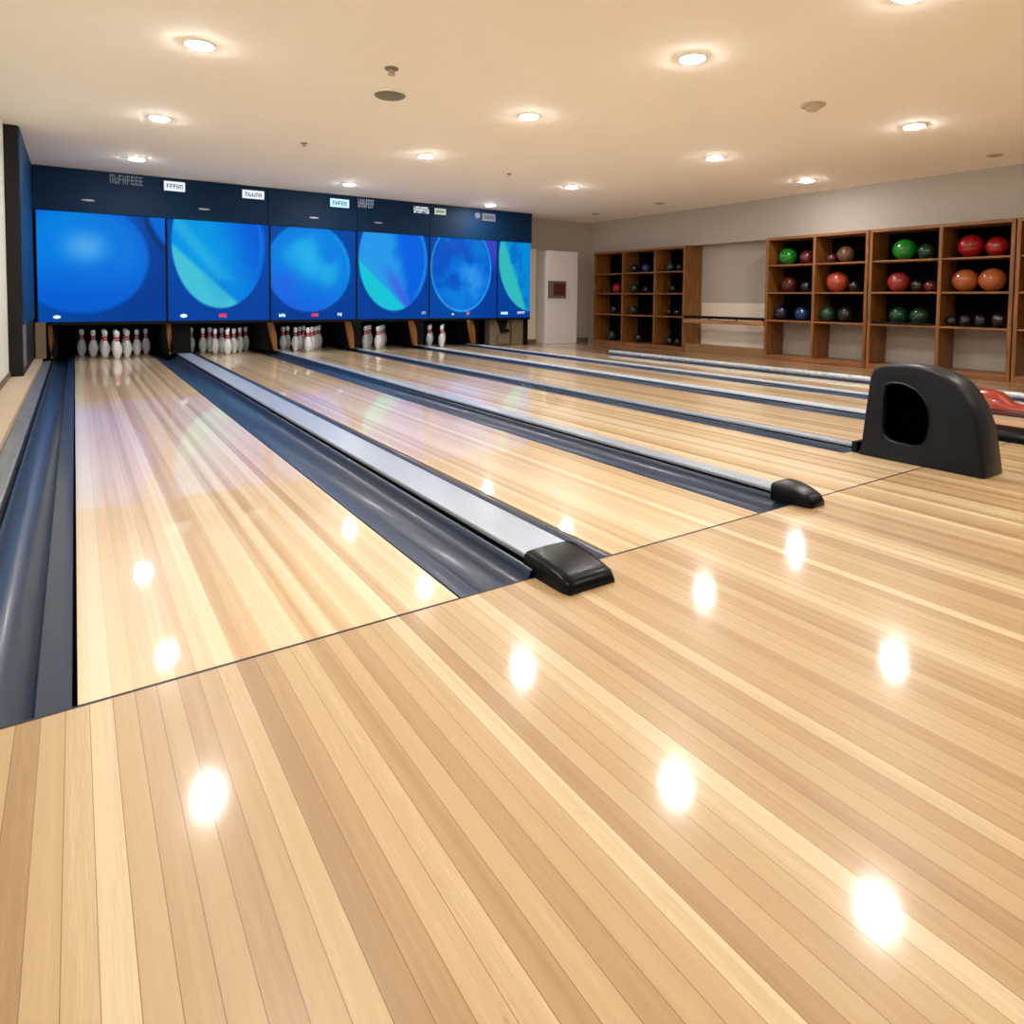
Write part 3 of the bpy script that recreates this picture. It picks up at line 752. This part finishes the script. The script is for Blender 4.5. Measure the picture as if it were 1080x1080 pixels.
Z1 = [0.665, 1.130, 1.570]      # shelf tops, far rack
Z2 = [0.665, 1.140, 1.605]
rack('ball_rack', 'dark wooden ball rack of three columns in the far right corner', 8.70, 11.38, [10.44-0.0, 9.50], 2.07, [z+0.012 for z in Z1])
rack('ball_rack', 'wooden ball rack of two columns just right of the wall ledge', 5.17, 6.91, [6.03], 2.085, [z+0.012 for z in Z2], open_rows=(3,))
rack('ball_rack', 'wooden ball rack of two columns behind the black ball return hood', 3.335, 5.155, [4.19], 2.085, [z+0.012 for z in Z2], open_rows=(3,))
rack('ball_rack', 'partly seen wooden ball rack cut off by the right edge of the picture', 1.60, 3.32, [2.45], 2.085, [z+0.012 for z in Z2], open_rows=(3,))
# ledge between the racks
r = thing('wall_ledge', 'thin wooden ledge rail with a black strip spanning the gap between the racks', 'ledge', (9.97, 7.80, 0.60))
b = bm_new(); box(b, -0.045, 0.06, -0.885, 0.895, -0.035, 0.040, 0.004); obj('ledge_board', b, M['rail_wood'], r)
b = bm_new(); box(b, -0.03, 0.05, -0.885, 0.895, 0.055, 0.105, 0.004)
for y in (-0.85, -0.3, 0.3, 0.85): box(b, -0.01, 0.02, y-0.01, y+0.01, 0.040, 0.056)
obj('black_strip', b, M['black'], r)
b = bm_new(); box(b, 9.99, 10.03, 6.915, 8.695, 0.0, 0.155); box(b, 10.03, 10.455, 6.915, 8.695, 0.11, 0.13)
struct('baseboard_right', b, M['plinth'])
# a thin black tray on the third row of the middle rack
b = bm_new(); box(b, 9.93, 10.0, 4.25, 5.08, Z2[0]+0.018, Z2[0]+0.045, 0.008)
tag(obj('black_tray', b, M['rubber']), 'thin black bar on the shelf in front of the two green balls', 'tray')

# ---------------------------------------------------------------- balls
def ballmat(name, c, marb=0.25):
    m = mat(name, [v*0.6 for v in rgb(*c)[:3]]+[1], 0.2, var=marb, vscale=9, coat=0.3, coat_rough=0.06)
    return m
BM = {k: ballmat('ball_colour_'+k, c, mv) for k, c, mv in [('green', (24,150,40), .3), ('dark_green', (14,70,40), .4), ('red', (180,22,26), .2), ('coral', (205,82,58), .25),
      ('rose', (176,52,48), .3), ('orange', (205,112,58), .15), ('brown', (120,84,54), .5), ('maroon', (86,26,26), .6), ('black', (16,17,20), .3),
      ('navy', (20,30,60), .4), ('blue', (24,66,128), .3), ('purple', (70,60,150), .4), ('teal', (24,66,66), .4), ('dred', (110,26,24), .35)]}
def ball(y, z, rad, mk, label, x=None):
    x = x if x is not None else RXF+0.06+rad
    r = thing('bowling_ball', label, 'bowling ball', (x, y, z+rad+0.0005), 'bowling balls on the racks')
    b = bm_new(); bmesh.ops.create_uvsphere(b, u_segments=32, v_segments=20, radius=rad); obj('ball_body', b, BM[mk], r, smooth=True, angle=180)
    rd = random.Random(label); ang = rd.uniform(0, 2*PI); tilt = rd.uniform(0.35, 1.0)
    d = Vector((-math.cos(tilt), -math.sin(tilt)*math.cos(ang)*0.9, math.sin(tilt)*abs(math.sin(ang))+0.25)).normalized()
    t1 = d.cross(Vector((0, 0, 1))).normalized(); t2 = d.cross(t1)
    for (a, c, rr) in ((-0.12, 0.10, 0.045), (0.12, 0.10, 0.045), (0, -0.22, 0.055)):
        q = (d+t1*a*1.2+t2*c*1.2).normalized()
        b = bm_new(); lathe(b, [(0, 1.004), (rr*1.0, 1.0025), (rr*1.05, 0.995), (0, 0.985)], 12)
        mtx = q.to_track_quat('Z', 'Y').to_matrix().to_4x4() @ Matrix.Scale(rad, 4)
        bmesh.ops.transform(b, matrix=mtx, verts=b.verts)
        obj('finger_hole', b, M['black'], r)
    return r
ball(6.628, 1.617, 0.143, 'green', 'bright green ball on the top shelf, leftmost of the middle rack')
ball(6.260, 1.617, 0.114, 'dred', 'dark red ball beside the bright green one, top shelf of the middle rack')
ball(5.816, 1.617, 0.077, 'maroon', 'small dark maroon ball on the top shelf, second column of the middle rack')
ball(5.618, 1.617, 0.128, 'brown', 'mottled brown ball on the top shelf, second column of the middle rack')
ball(4.755, 1.617, 0.157, 'green', 'large bright green ball on the top shelf behind the black hood')
ball(4.442, 1.617, 0.109, 'dark_green', 'dark green ball next to the large bright green one, top shelf')
ball(3.907, 1.617, 0.156, 'red', 'bright red ball, left one of the pair on the top right shelf')
ball(3.595, 1.617, 0.131, 'red', 'bright red ball, right one of the pair on the top right shelf')
ball(6.584, 1.152, 0.134, 'maroon', 'dark speckled maroon ball on the middle shelf, first column')
ball(6.242, 1.152, 0.093, 'black', 'black ball beside the speckled maroon one')
ball(5.755, 1.152, 0.163, 'coral', 'coral orange ball alone on the middle shelf, second column')
ball(5.440, 1.152, 0.087, 'black', 'black ball barely seen right of the lone coral ball')
ball(4.819, 1.152, 0.147, 'rose', 'rose red ball on the middle shelf behind the black hood')
ball(4.532, 1.152, 0.092, 'black', 'glossy black ball between the rose red ball and a red one')
ball(4.358, 1.152, 0.080, 'dred', 'red ball half hidden by the upright on the middle shelf')
ball(3.957, 1.152, 0.156, 'orange', 'orange ball, left one of the pair on the middle right shelf')
ball(3.640, 1.152, 0.158, 'orange', 'orange ball, right one of the pair on the middle right shelf')
ball(6.706, 0.677, 0.127, 'navy', 'dark navy ball at the left end of the lower shelf')
ball(6.321, 0.677, 0.115, 'blue', 'blue ball on the lower shelf, first column')
ball(5.880, 0.677, 0.124, 'dark_green', 'green ball on the lower shelf, second column')
ball(5.585, 0.677, 0.125, 'black', 'black-green ball right of the green one on the lower shelf')
ball(4.793, 0.677, 0.128, 'dark_green', 'green ball, left one of the pair above the black bar')
ball(4.506, 0.677, 0.125, 'dark_green', 'green ball, right one of the pair above the black bar')
ball(4.070, 0.677, 0.077, 'black', 'black ball at the left end of the lower right shelf')
ball(3.905, 0.677, 0.085, 'black', 'second black ball from the left on the lower right shelf')
ball(3.725, 0.677, 0.090, 'black', 'third black ball from the left on the lower right shelf')
ball(3.520, 0.677, 0.105, 'black', 'black ball at the right end of the lower right shelf')
ball(10.231, 1.582, 0.092, 'navy', 'dark blue ball on the top shelf of the far rack, middle column')
ball(9.886, 1.582, 0.090, 'purple', 'purple ball on the top shelf of the far rack')
ball(9.208, 1.582, 0.094, 'teal', 'dark teal ball on the top shelf of the far rack, right column')
ball(8.942, 1.582, 0.069, 'black', 'small black ball at the top right of the far rack')
ball(10.783, 1.142, 0.112, 'red', 'red ball in the far rack, left column')
ball(10.231, 1.142, 0.105, 'dark_green', 'green ball on the second shelf of the far rack, middle column')
ball(9.855, 1.142, 0.082, 'black', 'black ball right of the green one, second shelf of the far rack')
ball(9.121, 1.142, 0.086, 'black', 'black ball on the second shelf of the far rack, right column')
ball(10.849, 0.677, 0.104, 'black', 'black ball on the third shelf of the far rack, left column')
ball(10.243, 0.677, 0.101, 'dark_green', 'green ball on the third shelf of the far rack, middle column')
ball(9.204, 0.677, 0.079, 'black', 'left black ball on the third shelf of the far rack, right column')
ball(8.988, 0.677, 0.078, 'black', 'right black ball on the third shelf of the far rack, right column')
ball(10.914, 0.075, 0.114, 'teal', 'dark teal ball at the bottom of the far rack, left column')
ball(10.071, 0.075, 0.100, 'black', 'black ball at the bottom of the far rack, middle column')
ball(9.193, 0.075, 0.095, 'black', 'left black ball at the bottom of the far rack, right column')
ball(8.960, 0.075, 0.085, 'black', 'right black ball at the bottom of the far rack, right column')

# ---------------------------------------------------------------- ceiling fittings
dl0 = thing('downlight', '', 'ceiling light', (0, 0, HC))
b = bm_new(); lathe(b, [(0.088, -0.0005), (0.112, -0.0005), (0.112, -0.006), (0.104, -0.012), (0.090, -0.012), (0.088, -0.0005)], 28); obj('trim_ring', b, M['trimring'], dl0, smooth=True, angle=60)
b = bm_new(); lathe(b, [(0, -0.0012), (0.0875, -0.0012), (0.0875, -0.010), (0.082, -0.018), (0.06, -0.024), (0.03, -0.027), (0, -0.028)], 28); obj('lens', b, M['lens'], dl0, smooth=True, angle=60)
LP = [(0.78, 5.19, 'row nearest the left wall, closest to the viewer'), (0.75, 7.54, 'row nearest the left wall, middle one'), (0.72, 9.96, 'row nearest the left wall, closest to the screens'),
      (3.85, 3.34, 'second row from the left, largest and closest to the viewer'), (3.76, 5.30, 'second row from the left, second from the viewer'), (3.74, 7.52, 'second row from the left, third from the viewer'), (3.68, 10.12, 'second row from the left, just before the navy header'),
      (7.15, 3.30, 'bright one near the right picture edge, above the hood'), (6.75, 5.46, 'third row from the left, second from the viewer'), (6.67, 8.20, 'third row from the left, third from the viewer'), (6.70, 10.70, 'third row from the left, touching the navy header'),
      (9.09, 5.66, 'only lit one close to the right wall above the racks'), (4.10, 1.93, 'cut off by the top edge of the picture'),
      (0.78, 2.9, None), (0.78, 0.5, None), (7.2, 1.2, None), (3.9, -0.6, None), (7.2, -1.2, None)]
for k, (x, y, l) in enumerate(LP):
    lab = 'round lit ceiling light, ' + (l if l else 'out of view above or behind the viewer')
    if k == 0: dl0.location = (x, y, HC-0.0005); dl0['label'] = lab; dl0['group'] = 'recessed ceiling lights'
    else: dup(dl0, (x, y, HC-0.0005), lab, 'recessed ceiling lights')
# speaker
r = thing('ceiling_speaker', 'grey round shallow dome grille in the ceiling, the largest unlit fitting', 'ceiling speaker', (2.36, 5.46, HC-0.001))
b = bm_new(); lathe(b, [(0, 0), (0.155, 0), (0.158, -0.006), (0.145, -0.014)], 30); lathe(b, [(0.145, -0.014), (0.12, -0.012), (0, -0.012)], 30); obj('rim', b, M['trimring'], r, smooth=True)
b = bm_new(); lathe(b, [(0.140, -0.012), (0.125, -0.024), (0.08, -0.036), (0, -0.040)], 30); obj('grille', b, M['grille'], r, smooth=True)
def sprinkler(x, y, s, label):
    r = thing('sprinkler_head', label, 'sprinkler', (x, y, HC-0.001), 'small ceiling fittings')
    b = bm_new(); lathe(b, [(0, 0), (0.055*s, 0), (0.055*s, -0.006*s), (0.03*s, -0.014*s), (0, -0.014*s)], 20); obj('flange', b, M['grille'], r, smooth=True, angle=40)
    b = bm_new(); lathe(b, [(0, -0.014*s), (0.024*s, -0.014*s), (0.024*s, -0.04*s), (0.03*s, -0.046*s), (0.03*s, -0.05*s), (0, -0.05*s)], 16); obj('nozzle', b, M['detector'], r, smooth=True, angle=40)
sprinkler(2.11, 4.85, 1.0, 'small sprinkler head with brown flange just in front of the grey speaker grille')
sprinkler(2.28, 7.77, 0.75, 'tiny ceiling sprinkler above the second screen')
sprinkler(5.25, 7.88, 0.7, 'tiny ceiling sprinkler left of the third row of lights')
r = thing('smoke_detector', 'beige smoke detector on the ceiling towards the right', 'smoke detector', (5.65, 3.48, HC-0.001))
b = bm_new(); lathe(b, [(0, 0), (0.105, 0), (0.108, -0.008), (0.098, -0.022), (0, -0.022)], 26); obj('base', b, M['detector'], r, smooth=True, angle=40)
b = bm_new(); lathe(b, [(0, -0.022), (0.07, -0.022), (0.055, -0.050), (0.045, -0.058), (0, -0.060)], 26); obj('sensor', b, M['detector'], r, smooth=True, angle=40)
for x, y, l in ((9.35, 3.38, 'small unlit flush disc on the ceiling near the right edge'), (9.1, 8.6, 'small unlit flush disc on the ceiling above the gap between racks'), (9.15, 10.45, 'small unlit flush disc on the ceiling in the far right corner')):
    b = bm_new(); lathe(b, [(0, 0), (0.085, 0), (0.09, -0.006), (0.07, -0.012), (0.03, -0.006), (0, -0.006)], 24)
    tag(obj('ceiling_disc', b, M['detector'], loc=(x, y, HC-0.001), smooth=True, angle=40), l, 'ceiling fitting', 'unlit ceiling discs')

# ---------------------------------------------------------------- camera, world, settings
f, cxp, cyp = 685.618, 535.62, 346.528
pitch, yaw, roll = [math.radians(v) for v in (2.64867, 33.69912, -0.57025)]
F = Vector((math.sin(yaw)*math.cos(pitch), math.cos(yaw)*math.cos(pitch), -math.sin(pitch)))
R0 = Vector((math.cos(yaw), -math.sin(yaw), 0)); D0 = F.cross(R0)
R1 = math.cos(roll)*R0+math.sin(roll)*D0; D1 = -math.sin(roll)*R0+math.cos(roll)*D0
cam = bpy.data.cameras.new('camera'); co = bpy.data.objects.new('camera', cam); C.objects.link(co)
mx = Matrix((R1, -D1, -F)).transposed().to_4x4(); mx.translation = Vector((0, 0, 1.0)); co.matrix_world = mx
cam.sensor_width = 36.0; cam.sensor_fit = 'HORIZONTAL'; cam.lens = f/1080*36
cam.shift_x = (540-cxp)/1080; cam.shift_y = -(540-cyp)/1080
cam.clip_start = 0.02
bpy.context.scene.camera = co
w = bpy.data.worlds.new('world'); bpy.context.scene.world = w; w.use_nodes = True
w.node_tree.nodes['Background'].inputs[0].default_value = (0.9, 0.85, 0.8, 1); w.node_tree.nodes['Background'].inputs[1].default_value = 0.05
sc = bpy.context.scene
sc.view_settings.view_transform = 'Standard'; sc.view_settings.look = 'None'; sc.view_settings.exposure = 0.0; sc.view_settings.gamma = 1.0
try: sc.view_settings.use_curve_mapping = False
except Exception: pass
sc.cycles.use_denoising = True
sc.cycles.max_bounces = 8; sc.cycles.diffuse_bounces = 5; sc.cycles.glossy_bounces = 4
sc.cycles.sample_clamp_indirect = 8.0
sc.cycles.use_light_tree = True

for o_ in bpy.data.objects:
    l_ = o_.get('label')
    if l_ and not 3 < len(l_.split()) < 17 and not o_.parent: print('LABEL LENGTH', len(l_.split()), o_.name, l_)
